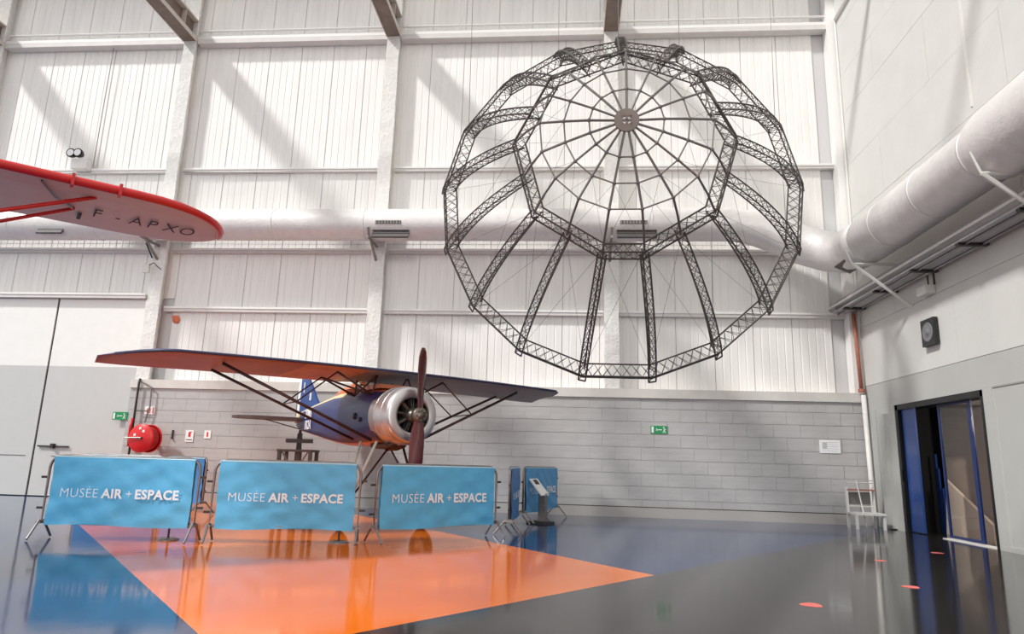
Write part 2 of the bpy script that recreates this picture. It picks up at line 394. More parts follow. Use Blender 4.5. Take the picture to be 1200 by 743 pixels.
for y in (14.0, 8.5, 3.0): MB().bx(-22, XR, y-0.06, y+0.06, 13.47, 13.67).build('purlin', BEAML, ceiling)

# ================================================================ DUCTS
duct = empty('air_duct', (0, 16.33, 7.05)); tag(duct, 'large pale round air duct along the back wall turning onto the right wall', 'duct')
rel = lambda p: (p[0], p[1]-16.33, p[2]-7.05)
pts = [(-26, 16.33, 7.05), (4.0, 16.33, 7.05)]
pipe = [(x, 16.33, 7.05) for x in [-26+1.5*k for k in range(20)]] + [(4.05, 16.33, 7.05), (4.6, 16.31, 6.93), (5.2, 16.25, 6.68), (5.7, 16.12, 6.42), (6.05, 15.85, 6.22), (6.25, 15.45, 6.08), (6.3, 14.9, 6.0), (6.3, 14.2, 5.97)]
rad = [0.41]*21+[0.42, 0.44, 0.46, 0.47, 0.48, 0.49, 0.49]
MB().path([rel(p) for p in pipe], rad, 28).build('duct_run', DUCT, duct)
pipe2 = [(6.3, 14.2, 5.97), (6.3, 12.6, 5.96), (6.3, 10.0, 5.96), (6.3, 9.9, 5.96), (6.3, 9.6, 5.96), (6.3, 2, 5.96)]
MB().path([rel(p) for p in pipe2], [0.49, 0.49, 0.49, 0.53, 0.57, 0.57], 28).build('duct_run', DUCT, duct)
for x in [-22+2.4*k for k in range(11)]:
    MB().path([rel((x, 16.33, 7.05)), rel((x+0.03, 16.33, 7.05))], 0.417, 28).build('seam_band', DUCT, duct)
for y in (13.2, 11.6, 10.05): MB().path([rel((6.3, y, 5.96)), rel((6.3, y-0.04, 5.96))], 0.5, 28).build('seam_band', DUCT, duct)
for (x0, x1, zt, zb) in ((-4.93, -4.0, 6.80, 6.60), (1.16, 2.12, 6.80, 6.60), (-13.9, -13.2, 6.86, 6.74)):
    gr = MB(); n = 3
    yy = 15.99
    rot = Matrix.Rotation(math.radians(-32), 3, 'X')
    gr.box(rel(((x0+x1)/2, yy+0.02, (zt+zb)/2)), (x1-x0, 0.05, 0.26), rot)
    for k in range(n): gr.box(rel(((x0+x1)/2, yy-0.01+0.02*(k/n), zb-0.03+(zt-zb+0.06)*(k+0.5)/n)), (x1-x0, 0.03, 0.012), rot, 1)
    gr.build('grille', [GRILL, DARK], duct)
    if x0 > -10:
        g2 = MB(); g2.box(rel((x0+0.40, yy-0.045, 6.98)), (0.66, 0.05, 0.09)); 
        for k in range(9): g2.box(rel((x0+0.10+0.075*k, yy-0.06, 6.98)), (0.03, 0.05, 0.085), None, 1)
        g2.build('grille', [GRILL, GALV], duct)
g3 = MB(); g3.box(rel((6.10, 14.95, 5.60)), (0.36, 0.55, 0.05), Matrix.Rotation(math.radians(24), 3, 'Y')); g3.build('grille', GRILL, duct)
for x in CX[1:]:
    s = MB(); s.tube(rel((x-0.05, 16.8, 6.25)), rel((x-0.05, 16.2, 6.62)), 0.035).tube(rel((x-0.05, 16.8, 6.62)), rel((x-0.05, 15.95, 6.62)), 0.035).tube(rel((x-0.05, 16.0, 6.62)), rel((x-0.05, 15.93, 6.85)), 0.03)
    s.build('duct_bracket', GALV, duct)
# wall bracket frames under the duct on the right
for y in (14.2, 9.65, 5.1):
    s = MB(); P_ = lambda X, Z: rel((X, y, Z))
    s.tube(P_(7.03, 4.51), P_(5.90, 5.42), 0.035).tube(P_(5.90, 5.42), P_(7.03, 5.42), 0.03).tube(P_(5.90, 5.42), P_(5.78, 5.75), 0.02)
    s.build('duct_bracket', STEELW, duct)
tray = empty('cable_tray', (6.75, 10, 4.95)); tag(tray, 'grey cable tray with a white tube rail below the duct on the right wall', 'cable tray')
rt_ = lambda p: (p[0]-6.75, p[1]-10, p[2]-4.95)
MB().tube(rt_((6.45, 17.1, 5.12)), rt_((6.45, 3, 5.12)), 0.03).build('rail', STEELW, tray)
MB().box(rt_((6.74, 10, 5.0)), (0.50, 14.2, 0.03)).build('tray_bed', DUCTG, tray)
for k in range(9):
    MB().box(rt_((6.74, 16.3-1.6*k, 4.96)), (0.5, 0.09, 0.05)).build('cross_bar', DARK, tray)
MB().tube(rt_((6.62, 17.1, 4.965)), rt_((6.62, 3, 4.965)), 0.02).tube(rt_((6.9, 17.1, 4.965)), rt_((6.9, 3, 4.965)), 0.025).build('cable', GALV, tray)
vp = MB().tube((0, 7.1, 0), (0, -7, 0), 0.175, 16).build('vent_pipe', DUCTG, None, (6.78, 10, 5.205)); tag(vp, 'narrow grey pipe running between the big duct and the cable tray', 'pipe')
jb = empty('junction_box', (6.92, 13.45, 4.66)); tag(jb, 'small white junction box high on the right wall under the cable tray', 'box')
MB().box((0, 0, 0), (0.18, 0.35, 0.16)).build('box_body', STEELW, jb); MB().tube((0.02, -0.3, 0.05), (0.02, -0.3, 0.27), 0.02).build('cable', DARK, jb); MB().tube((0, -0.12, 0.08), (0, -0.12, 0.27), 0.015).build('cable', DARK, jb)

# ================================================================ AIRSHIP NOSE FRAME
HC = Vector((1.036, 14.0, 6.71)); ax_a = -0.032
AX = Vector((math.sin(ax_a), -math.cos(ax_a), 0)); RT = Vector((math.cos(ax_a), math.sin(ax_a), 0)); UPZ = Vector((0, 0, 1))
NR = 17; RO = 3.84; D2 = 2.533; R2 = 1.973
dome = empty('airship_nose_frame', HC); tag(dome, 'huge hanging dark metal lattice frame of an airship nose with a web of ribs', 'airframe')
def dp(d, r, k, tang=0.0):
    t = k*2*math.pi/NR+0.008
    rad_ = RT*math.sin(t)+UPZ*math.cos(t); tg = RT*math.cos(t)-UPZ*math.sin(t)
    return AX*d+rad_*r+tg*tang
def resample(pts, n):
    pts = [Vector(p) for p in pts]; L = [0]
    for a, b_ in zip(pts, pts[1:]): L.append(L[-1]+(b_-a).length)
    out = []
    for i in range(n+1):
        s_ = L[-1]*i/n; j = 0
        while j < len(L)-2 and L[j+1] < s_: j += 1
        f = (s_-L[j])/max(L[j+1]-L[j], 1e-9); out.append(pts[j].lerp(pts[j+1], min(1, f)))
    return out
def girder(name, polys, cr, lr, parent, mt=TRUSS):
    g = MB()
    for p in polys: g.path(p, cr, 4)
    o = g.build(name, mt, parent)
    l = MB(); m_ = len(polys)
    for a in range(m_):
        P, Q = polys[a], polys[(a+1) % m_]
        for i in range(len(P)-1):
            l.path([P[i], Q[i+1]], lr, 3, False); l.path([Q[i], P[i+1]], lr, 3, False)
    lo = l.build('lattice', mt, o); lo['kind'] = 'stuff'
    return o
CR, LR = 0.0165, 0.0065
def bez(p0, p1, p2, n=14):
    return [((1-t)**2*p0[0]+2*t*(1-t)*p1[0]+t*t*p2[0], (1-t)**2*p0[1]+2*t*(1-t)*p1[1]+t*t*p2[1]) for t in [i/n for i in range(n+1)]]
# outer ring girders
for k in range(NR):
    P = []
    for (dd, rr) in ((0.10, RO), (-0.10, RO), (0.0, RO-0.27)):
        P.append(resample([dp(dd, rr, k), dp(dd, rr, k+1)], 7))
    girder('ring_girder', P, CR, LR, dome)
# inner ring: nodes at even k, closing edge 8..-8
ks = [-8, -6, -4, -2, 0, 2, 4, 6, 8]
for a in range(9):
    k0, k1 = (ks[a], ks[a+1]) if a < 8 else (8, 9)
    n = 7 if a < 8 else 4
    P = [resample([dp(D2+0.09, R2, k0), dp(D2+0.09, R2, k1)], n), resample([dp(D2-0.12, R2+0.06, k0), dp(D2-0.12, R2+0.06, k1)], n), resample([dp(D2-0.02, R2-0.19, k0), dp(D2-0.02, R2-0.19, k1)], n)]
    girder('ring_girder', P, CR, LR, dome)
# rib girders
for k in range(NR):
    kk = k if k <= 8 else k-17
    r_in = R2 if kk % 2 == 0 else R2*math.cos(2*math.pi/NR)+0.02
    prof = bez((0, RO+0.02), (1.45, 3.24), (D2, r_in), 14)
    outer = []; inner = []
    for i, (d, r) in enumerate(prof):
        j0, j1 = max(0, i-1), min(len(prof)-1, i+1)
        t = Vector((prof[j1][0]-prof[j0][0], prof[j1][1]-prof[j0][1])).normalized(); nn = Vector((-t.y, t.x))
        if nn.y < 0: nn = -nn
        inner.append((d-nn.x*0.24, r-nn.y*0.24)); outer.append((d, r))
    w = 0.075
    P = [resample([dp(d, r, kk, w) for d, r in outer], 14), resample([dp(d, r, kk, -w) for d, r in outer], 14), resample([dp(d, r, kk, 0) for d, r in inner], 14)]
    girder('rib_girder', P, CR, LR, dome)
    e = MB(); e.tube(dp(0, RO+0.02, kk, w), dp(-0.12, RO+0.07, kk, w), CR, 4).tube(dp(0, RO+0.02, kk, -w), dp(-0.12, RO+0.07, kk, -w), CR, 4).tube(dp(-0.12, RO+0.07, kk, w), dp(-0.12, RO+0.07, kk, -w), CR, 4).tube(dp(0.1, RO, kk), dp(-0.12, RO+0.07, kk, w), 0.012, 4)
    e.build('end_bracket', TRUSS, dome)
# thin tube ribs from the inner ring to the hub
RINGS = [(3.344, 1.458), (3.456, 1.045), (3.546, 0.617)]
for k in range(NR):
    kk = k if k <= 8 else k-17
    r_in = R2 if kk % 2 == 0 else R2*math.cos(2*math.pi/NR)+0.02
    pr_ = [(D2, r_in+0.01), (3.0, 1.72+(r_in-R2)*0.5)]+RINGS+[(3.60, 0.18)]
    t_ = MB(); t_.path([dp(d, r, kk) for d, r in pr_], 0.021, 6)
    t_.build('tube_rib', TRUSSR, dome)
for (d, r) in RINGS:
    for k in range(NR):
        s = MB(); s.path([dp(d, r, k), dp(d, r, k+1)], 0.014, 5); s.ball(dp(d, r, k), 0.036, 6)
        s.build('ring_tube', TRUSSR, dome)
# hub disc with four windows
hm = MB(); n = 32; c0 = AX*3.62
sq = []
def hp(x, z, d=0): return c0+RT*x+UPZ*z+AX*d
ringv = []; R_ = 0.205; S_ = 0.068
outv = [(R_*math.cos(2*math.pi*(i+0.5)/n), R_*math.sin(2*math.pi*(i+0.5)/n)) for i in range(n)]
inv = []
for (x, z) in outv:
    m_ = max(abs(x), abs(z)); inv.append((x/m_*S_, z/m_*S_))
for dd, flip in ((0, False), (0.03, True)):
    vs = [hp(x, z, dd) for x, z in outv]+[hp(x, z, dd) for x, z in inv]
    hm.add(vs, [((i, (i+1) % n, n+(i+1) % n, n+i)) for i in range(n)])
hm.add([hp(x, z, 0) for x, z in outv]+[hp(x, z, 0.03) for x, z in outv], [(i, (i+1) % n, n+(i+1) % n, n+i) for i in range(n)])
rotA = Matrix((RT, AX, UPZ)).transposed()
hm.box(c0+AX*0.015, (2*S_+0.02, 0.03, 0.036), rotA).box(c0+AX*0.015, (0.036, 0.03, 2*S_+0.02), rotA)
for (x, z) in ((1, 1), (1, -1), (-1, 1), (-1, -1)): hm.box(c0+AX*0.015+RT*x*S_+UPZ*z*S_, (0.035, 0.03, 0.035), rotA)
hm.build('hub_disc', HUBM, dome)
# bracing wires
wv = MB()
for k in range(NR):
    wv.path([dp(0, RO-0.2, k), dp(D2, 1.9, k+1)], 0.0035, 3, False); wv.path([dp(0, RO-0.2, k+1), dp(D2, 1.9, k)], 0.0035, 3, False)
    wv.path([dp(D2, 1.85, k), dp(3.456, 1.045, k+1)], 0.003, 3, False); wv.path([dp(D2, 1.85, k+1), dp(3.456, 1.045, k)], 0.003, 3, False)
o = wv.build('bracing_wire', GALV, dome); o['kind'] = 'stuff'
for kk in (-3, -1, 0, 1, 3):
    p = dp(0, RO-0.1, kk); MB().tube(p, (p.x*1.02, p.y, 13.47-HC.z), 0.006, 4).build('suspension_cable', GALV, dome)

# ================================================================ BLUE AEROPLANE
ang = math.atan2(-0.764, 0.645)
pl = empty('parasol_aeroplane', (-2.5, 11.2, 0), ang); tag(pl, 'blue and orange parasol wing aeroplane with a silver engine cowling behind the barriers', 'aeroplane')
HZ = 1.89
# fuselage loft: (x, half width, zbottom, ztop)
ST = [(-0.70, 0.44, 1.43, 2.35), (-1.1, 0.45, 1.40, 2.38), (-1.7, 0.44, 1.38, 2.40), (-2.3, 0.42, 1.39, 2.42), (-2.9, 0.38, 1.44, 2.42), (-3.5, 0.33, 1.51, 2.37), (-4.2, 0.26, 1.60, 2.31), (-4.9, 0.18, 1.68, 2.25), (-5.5, 0.09, 1.75, 2.19), (-5.85, 0.03, 1.84, 2.14)]
fz = MB(); n = 24; vs = []
for (x, w, zb, zt) in ST:
    for j in range(n):
        t = 2*math.pi*j/n; c_, s_ = math.cos(t), math.sin(t); e = 0.62
        yy = math.copysign(abs(c_)**e, c_)*w; zz = (zb+zt)/2+math.copysign(abs(s_)**(e+0.15), s_)*(zt-zb)/2
        vs.append((x, yy, zz))
for i in range(len(ST)-1):
    for j in range(n):
        j2 = (j+1) % n; t = 2*math.pi*(j+0.5)/n; s_ = math.sin(t)
        mi = 0
        if s_ < -0.86: mi = 1
        elif s_ > 0.75 and i >= 3: mi = 2
        elif s_ > 0.8 and i < 3: mi = 1
        fz.add([vs[i*n+j], vs[i*n+j2], vs[(i+1)*n+j2], vs[(i+1)*n+j]], [(0, 1, 2, 3)], mi, False)
fz.add([vs[(len(ST)-1)*n+j] for j in range(n)], [tuple(range(n))], 0)
fo = fz.build('fuselage', [BLUEP, ORANGE, CREAM], pl)
import bmesh
bmx = bmesh.new(); bmx.from_mesh(fo.data); bmesh.ops.remove_doubles(bmx, verts=bmx.verts, dist=1e-5); bmesh.ops.recalc_face_normals(bmx, faces=bmx.faces); bmx.to_mesh(fo.data); bmx.free()
for p in fo.data.polygons: p.use_smooth = True
# coaming + windscreen + headrest + seats
cm = MB(); cm.lathe([(0.30, 0), (0.33, 0.03), (0.33, 0.06), (0.28, 0.07)], 20, (-2.25, 0, 2.38), 'z'); cm.box((-1.35, 0, 2.42), (0.9, 0.5, 0.07))
cm.build('cockpit_coaming', ORANGE, pl)
MB().lathe([(0.001, 0), (0.26, 0.0), (0.26, 0.04)], 18, (-2.25, 0, 2.41), 'z').build('cockpit_opening', ENG, pl)
hr = MB(); hr.path([(-2.6, 0, 2.48), (-3.1, 0, 2.46), (-3.9, 0, 2.33)], [0.13, 0.10, 0.03], 10); hr.build('headrest', ORANGE, pl)
wsn = MB(); wsn.add([(-1.9, -0.2, 2.42), (-1.9, 0.2, 2.42), (-2.02, 0.15, 2.60), (-2.02, -0.15, 2.60)], [(0, 1, 2, 3)]); wsn.add([(-1.9, -0.2, 2.42), (-2.02, -0.15, 2.6), (-2.14, -0.22, 2.42)], [(0, 1, 2)]); wsn.add([(-1.9, 0.2, 2.42), (-2.02, 0.15, 2.6), (-2.14, 0.22, 2.42)], [(0, 1, 2)])
wsn.build('windscreen', GLASS, pl)
MB().lathe([(0.001, -0.02), (0.05, -0.02), (0.06, 0), (0.06, 0.02)], 12, (-1.45, -0.455, 1.9), 'y').lathe([(0.001, -0.02), (0.04, -0.02), (0.04, 0.01)], 10, (-1.2, -0.455, 1.83), 'y').build('filler_cap', ENG, pl)
# cowling
cw = MB(); cw.lathe([(0.30, -0.16), (0.287, -0.10), (0.295, -0.075), (0.33, -0.062), (0.42, -0.082), (0.452, -0.105), (0.472, -0.16), (0.485, -0.30), (0.49, -0.55), (0.485, -0.80), (0.465, -0.80), (0.46, -0.30), (0.30, -0.16)], 48, (0, 0, HZ), 'x')
cw.build('engine_cowling', CHROME, pl)
cwb = MB(); cwb.path([(-0.56, 0.493*math.cos(t), HZ+0.493*math.sin(t)) for t in [2*math.pi*i/32 for i in range(32)]], 0.006, 5, closed=True)
cwb.path([(-0.30, 0.488*math.cos(t), HZ+0.488*math.sin(t)) for t in [2*math.pi*i/32 for i in range(32)]], 0.005, 5, closed=True); cwb.build('cowl_band', CHROME, pl)
MB().lathe([(0.001, -0.42), (0.46, -0.42)], 24, (0, 0, HZ), 'x').build('firewall', ENG, pl)
for k in range(9):
    t = 2*math.pi*k/9+0.2; d = Vector((0, math.cos(t), math.sin(t))); c = Vector((-0.24, 0, HZ))
    e = MB(); e.path([c+d*0.10, c+d*0.42], 0.055, 10)
    for q in range(9): e.path([c+d*(0.14+0.03*q), c+d*(0.147+0.03*q)], 0.075, 12)
    eo = e.build('engine_cylinder', ENG, pl)
    MB().tube(c+Vector((0.1, 0, 0))+d*0.09, c+Vector((0.06, 0, 0))+d*0.36, 0.011, 6).tube(c+Vector((0.1, 0.03, 0))+d*0.09, c+Vector((0.06, 0.05, 0))+d*0.34, 0.011, 6).build('push_rod', ENGL, eo)
MB().lathe([(0.001, 0.02), (0.05, 0.02), (0.07, -0.02), (0.12, -0.07), (0.13, -0.2)], 20, (0, 0, HZ), 'x').build('crankcase', ENGL, pl)
MB().lathe([(0.001, -0.83), (0.45, -0.83), (0.46, -0.7)], 24, (0, 0, HZ), 'x').build('rear_plate', ENG, pl)
MB().path([(-0.45, -0.1, 1.44), (-0.6, -0.18, 1.38), (-0.9, -0.2, 1.38), (-1.15, -0.2, 1.40)], 0.05, 8).path([(-0.55, 0.1, 1.42), (-0.7, 0.05, 1.37), (-1.0, 0.0, 1.36)], 0.06, 8).build('exhaust', mat('exhaust_brown', (86, 62, 48), 0.5, metal=0.5), pl)
# propeller
pr = MB(); secs = []
for s_ in (-1, 1):
    rs = [(0.05, 0.075, 0.07, -60), (0.15, 0.095, 0.06, -48), (0.30, 0.115, 0.045, -40), (0.5, 0.12, 0.034, -32), (0.75, 0.115, 0.026, -25), (0.95, 0.10, 0.02, -20), (1.07, 0.07, 0.014, -18), (1.125, 0.035, 0.009, -17)]
    vv = []; m_ = 12
    for (rr, hw, th, tw) in rs:
        tw_ = math.radians(tw)*1.0
        for j in range(m_):
            t = 2*math.pi*j/m_; u = hw*math.cos(t); w = th*math.sin(t)*(1.0 if math.sin(t) > 0 else 0.4)
            X = w*math.cos(tw_)+u*math.sin(tw_)*s_; Y = u*math.cos(tw_)-w*math.sin(tw_)*s_
            lean = 0.02*(rr)*s_
            vv.append((0.12+X, Y+lean, HZ-0.01+s_*rr))
    fs = []
    for i in range(len(rs)-1):
        for j in range(m_):
            j2 = (j+1) % m_; fs.append((i*m_+j, i*m_+j2, (i+1)*m_+j2, (i+1)*m_+j))
    fs.append(tuple((len(rs)-1)*m_+j for j in range(m_)))
    b_ = MB().add(vv, fs, 0, True).build('propeller_blade', PROPW, pl)
hb = MB(); hb.lathe([(0.10, 0.06), (0.125, 0.08), (0.125, 0.19), (0.11, 0.20), (0.05, 0.205), (0.045, 0.22), (0.001, 0.22)], 20, (0, 0, HZ-0.01), 'x')
for k in range(8): hb.lathe([(0.016, 0.19), (0.016, 0.22), (0.001, 0.22)], 6, (0, 0.082*math.cos(k*math.pi/4), HZ-0.01+0.082*math.sin(k*math.pi/4)), 'x')
hb.build('propeller_hub', ENGL, pl)
MB().lathe([(0.001, 0.03), (0.02, 0.03), (0.02, 0)], 8, (0.115, -0.01, HZ-0.62), 'x').build('blade_badge', SIGNW, pl)
# wing
def wing_z(y): return 2.66-0.055*(y/4.0)**2
def wing_out(y):
    a = abs(y); le, te = -0.62, -2.42
    if a > 3.55:
        u = min(1, (a-3.55)/0.93)
        le = -0.62-1.25*u**1.7-0.08*u; te = -2.42+0.16*u**3
    if a < 0.45: te = -2.2
    return le, te
ys = [-4.475, -4.45, -4.38, -4.28, -4.15, -4.0, -3.8, -3.55]+[-3.55+7.1*i/26 for i in range(1, 26)]+[3.55, 3.8, 4.0, 4.15, 4.28, 4.38, 4.45, 4.475]
yreal = lambda y: y if y < 3.3 else 3.3+(y-3.3)*0.7
secn = [(0, 0.0), (0.03, 0.45), (0.12, 0.85), (0.3, 1.0), (0.6, 0.7), (1.0, 0.0), (0.8, -0.12), (0.5, -0.25), (0.2, -0.35), (0.05, -0.25)]
wg = MB(); vv = []; m_ = len(secn)
for y in ys:
    le, te = wing_out(y); ch = le-te; z0 = wing_z(y); th = 0.075*min(1, ch/1.6)
    for (c_, h_) in secn:
        vv.append((le-ch*c_, yreal(y), z0-0.075*c_+th*h_))
for i in range(len(ys)-1):
    ym = (ys[i]+ys[i+1])/2
    for j in range(m_):
        j2 = (j+1) % m_
        top = j < 5
        mi = 0 if top else (1 if ym < -1.7 else (3 if ym < -0.5 else 2))
        wg.add([vv[i*m_+j], vv[i*m_+j2], vv[(i+1)*m_+j2], vv[(i+1)*m_+j]], [(0, 1, 2, 3)], mi, False)
wg.add(vv[:m_], [tuple(range(m_))], 0); wg.add(vv[-m_:], [tuple(range(m_))[::-1]], 0)
wg.build('wing', [WINGT, WINGU, WINGG, mat('wing_orange_patch', (206, 138, 88), 0.45, noise=0.2, nscale=3)], pl)
MB().path([(wing_out(y)[0]+0.005, yreal(y), wing_z(y)) for y in ys[3:-3]], 0.022, 8).build('leading_edge', mat('edge_navy', (52, 56, 84), 0.4), pl)
def W(x, y): return (x, y, wing_z(y)-0.03-0.075*((-0.62-x)/1.8)-0.02)
for s_ in (-1, 1):
    Mf, Mr = Vector((-0.74, s_*0.42, 1.47)), Vector((-1.50, s_*0.42, 1.49))
    Wf, Wr = Vector(W(-1.1, s_*2.85)), Vector(W(-1.85, s_*2.85))
    F1, R1 = Vector(W(-0.95, s_*1.03)), Vector(W(-1.7, s_*1.03))
    mf, mr = Mf.lerp(Wf, 0.52), Mr.lerp(Wr, 0.52)
    Cf, Cr = Vector((-0.86, s_*0.41, 2.25)), Vector((-1.62, s_*0.41, 2.27))
    for nm, a, b_, r in (('wing_strut', Mf, Wf, 0.026), ('wing_strut', Mr, Wr, 0.024), ('jury_strut', mf, F1, 0.013), ('jury_strut', mr, R1, 0.013), ('jury_strut', mf, mr, 0.010),
                         ('cabane_strut', Cf, F1, 0.019), ('cabane_strut', Cr, R1, 0.019), ('cabane_strut', Cf, R1, 0.017), ('cabane_strut', Cr, Vector(W(-1.7, s_*0.35)), 0.017), ('cabane_strut', Cf, Vector(W(-0.95, s_*0.3)), 0.017), ('cabane_strut', Cr, Vector(W(-1.0, s_*0.3)), 0.015)):
        MB().path([a, b_], r, 8).build(nm, STRUT, pl)
    # undercarriage
    hub = Vector((-0.98, s_*0.70, 0.38))
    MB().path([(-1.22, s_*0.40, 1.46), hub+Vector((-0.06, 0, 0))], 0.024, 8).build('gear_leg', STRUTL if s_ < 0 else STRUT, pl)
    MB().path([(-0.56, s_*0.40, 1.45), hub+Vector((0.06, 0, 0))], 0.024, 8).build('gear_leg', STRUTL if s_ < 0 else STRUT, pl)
    MB().path([(-0.9, 0, 1.38), hub], 0.018, 8).build('gear_leg', STRUT, pl)
    wq = MB(); wq.lathe([(0.21, -0.05), (0.33, -0.06), (0.38, 0), (0.33, 0.06), (0.21, 0.05), (0.21, -0.05)], 28, hub+Vector((0, s_*0.06, 0)), 'y'); wo = wq.build('wheel', RUBBER, pl)
    MB().lathe([(0.001, -0.055), (0.26, -0.02), (0.26, 0.02), (0.001, 0.055)], 24, hub+Vector((0, s_*0.06, 0)), 'y').build('wheel_disc', STRUTL, wo)
    # tailplane
    tp = MB(); outl = [(-4.95, s_*0.08), (-5.05, s_*0.9), (-5.15, s_*1.25), (-5.38, s_*1.5), (-5.62, s_*1.54), (-5.9, s_*1.4), (-5.98, s_*1.0), (-5.95, s_*0.1)]
    tp.prism([(x, y, 1.965) for x, y in outl], (0, 0, 0.05)); tp.build('tailplane', mat('tailplane_brown', (92, 76, 74), 0.5), pl)
    MB().tube((-5.5, s_*0.05, 1.78), (-5.5, s_*0.85, 1.96), 0.012).build('tail_strut', STRUT, pl)
# fin, rudder
def slab(name, outl, th, mts, mi=0): return MB().prism([(x, -th/2, z) for x, z in outl], (0, th, 0), mi).build(name, mts, pl)
slab('fin', [(-4.45, 2.24), (-4.75, 2.48), (-5.0, 2.70), (-5.25, 2.90), (-5.42, 2.99), (-5.55, 3.0), (-5.55, 2.15), (-5.0, 2.2)], 0.05, FINB)
rd = empty('rudder', parent=pl)
def slab2(name, outl, th, mts): return MB().prism([(x, -th/2, z) for x, z in outl], (0, th, 0)).build(name, mts, rd)
slab2('rudder_stripe', [(-5.56, 3.0), (-5.70, 3.0), (-5.76, 2.97), (-5.76, 1.84), (-5.56, 1.80)], 0.045, FINB)['label'] = 'blue stripe'
slab2('rudder_stripe', [(-5.76, 2.97), (-5.90, 2.86), (-5.94, 2.75), (-5.94, 1.95), (-5.76, 1.84)], 0.04, SIGNW)['label'] = 'white stripe'
slab2('rudder_stripe', [(-5.94, 2.75), (-6.0, 2.6), (-6.02, 2.3), (-6.0, 2.05), (-5.94, 1.95)], 0.035, mat('stripe_dark', (60, 60, 84), 0.5))['label'] = 'dark trailing edge'
slab('tail_fillet', [(-5.3, 2.12), (-5.86, 1.93), (-5.86, 2.06), (-5.6, 2.12)], 0.16, CREAM)
def side_text(txt, size, x, z, bold=0.0, nm='marking', ysurf=-0.03, mt=PRINT, sl=0.0):
    vs, fs, (a, b_) = text_mesh(txt, size, bold, 1.0, 0.004)
    # seen from the -y side: +x (nose) is to the viewer's right
    pts = []
    for v in vs:
        X = x+v.x; pts.append((X, ysurf+v.z+sl*(X-x), z+v.y))
    return MB().add(pts, fs).build(nm, mt, pl)
side_text('8', 0.24, -5.12, 2.42, 0.006)
side_text('1', 0.34, -5.60, 2.62, 0.006)
side_text('20MS', 0.27, -4.75, 1.99, 0.003, ysurf=-0.215, sl=-0.125)
side_text('1R2A', 0.27, -4.75, 1.75, 0.003, ysurf=-0.215, sl=-0.125)
# tail stand
def on_local(x, y): 
    c, s = math.cos(ang), math.sin(ang); return (-2.5+c*x-s*y, 11.2+s*x+c*y)
tx, ty = on_local(-5.62, 0)
TREST = mat('trestle_grey_green', (92, 90, 86), 0.6, noise=0.1)
ts = empty('tail_trestle', (tx, ty, 0)); tag(ts, 'grey steel trestle holding up the tail of the blue aeroplane', 'trestle')
MB().box((0, 0, 1.52), (0.60, 0.12, 0.09)).build('crossbar', TREST, ts); MB().box((0, 0, 1.30), (0.82, 0.5, 0.05)).build('top_plate', TREST, ts)
MB().box((0, 0, 1.49), (0.09, 0.09, 0.4)).box((0, 0, 1.70), (0.05, 0.05, 0.14)).build('jack_post', DARK, ts)
for sx in (-1, 1):
    for s2 in (-1, 1): MB().box((sx*0.36, s2*0.2, 0.64), (0.07, 0.07, 1.28)).build('leg', TREST, ts)
    MB().tube((0, -0.2, 0.8), (sx*0.3, -0.2, 1.27), 0.018).build('brace', GALV, ts)
MB().box((0, 0, 0.64), (0.12, 0.12, 1.28)).build('centre_post', TREST, ts)

# ================================================================ WHITE AND RED WING (second aeroplane, mostly outside the frame)
u_ = Vector((0.749, 0.662, 0)); v_ = Vector((-0.662, 0.749, 0))
base2 = Vector((-4.65, 7.19, 4.0))
rp = empty('red_edged_aeroplane', base2, math.atan2(0.662, 0.749)); tag(rp, 'white aeroplane wing with red leading edge hanging in from the left', 'aeroplane')
# local: x along span to tip, y along chord to the trailing edge
outl = []
def wo2(x):
    le, te = -0.12, 1.6
    if x > -0.35:
        u = min(1, (x+0.35)/1.10); le = -0.12+1.0*(1-math.sqrt(max(0, 1-u**2.2))); te = 1.6-0.62*(1-math.sqrt(max(0, 1-u**2)))
    return le, te
xs = [-9.0+0.45*i for i in range(19)]+[-0.6, -0.35, -0.1, 0.12, 0.3, 0.45, 0.57, 0.66, 0.72, 0.748]
ww = MB(); vv = []; m_ = len(secn)
for x in xs:
    le, te = wo2(x); ch = te-le
    for (c_, h_) in secn: vv.append((x, le+ch*c_, 0.13*min(1, ch/1.6)*h_))
for i in range(len(xs)-1):
    for j in range(m_):
        j2 = (j+1) % m_; mi = 1 if j in (0, 9) or (j == 1) else 0
        ww.add([vv[i*m_+j], vv[i*m_+j2], vv[(i+1)*m_+j2], vv[(i+1)*m_+j]], [(0, 1, 2, 3)], mi)
ww.add(vv[-m_:], [tuple(range(m_))], 1)
ww.build('wing', [FABRIC, REDW], rp)
edge = []
for x in xs[8:]:
    le, te = wo2(x); edge.append((x, le+0.03, 0.0))
le_, te_ = wo2(0.748); edge.append((0.745, (le_+te_)/2, 0.0)); 
MB().path([(-9, -0.09, 0)]+edge, [0.046]*(len(edge))+[0.03], 8).build('leading_edge', REDW, rp)
MB().bx(-0.55, -0.52, -0.16, -0.04, -0.07, 0.06).build('edge_clip', REDW, rp); MB().bx(-1.0, -0.97, -0.16, -0.04, -0.07, 0.06).build('edge_clip', REDW, rp)
MB().path([(-0.73, 0.2, -0.04), (-1.56, 0.33, -0.37), (-6.0, 0.33, -2.1)], 0.024, 8).build('wing_strut', REDW, rp)
MB().path([(-0.89, 0.75, -0.05), (-1.57, 0.93, -0.33), (-6.0, 0.93, -2.0)], 0.022, 8).build('wing_strut', REDW, rp)
MB().path([(-1.25, 0.0, -0.05), (-1.1, 0.35, -0.09), (-0.91, 0.74, -0.06)], 0.014, 6).build('spreader', GALV, rp)
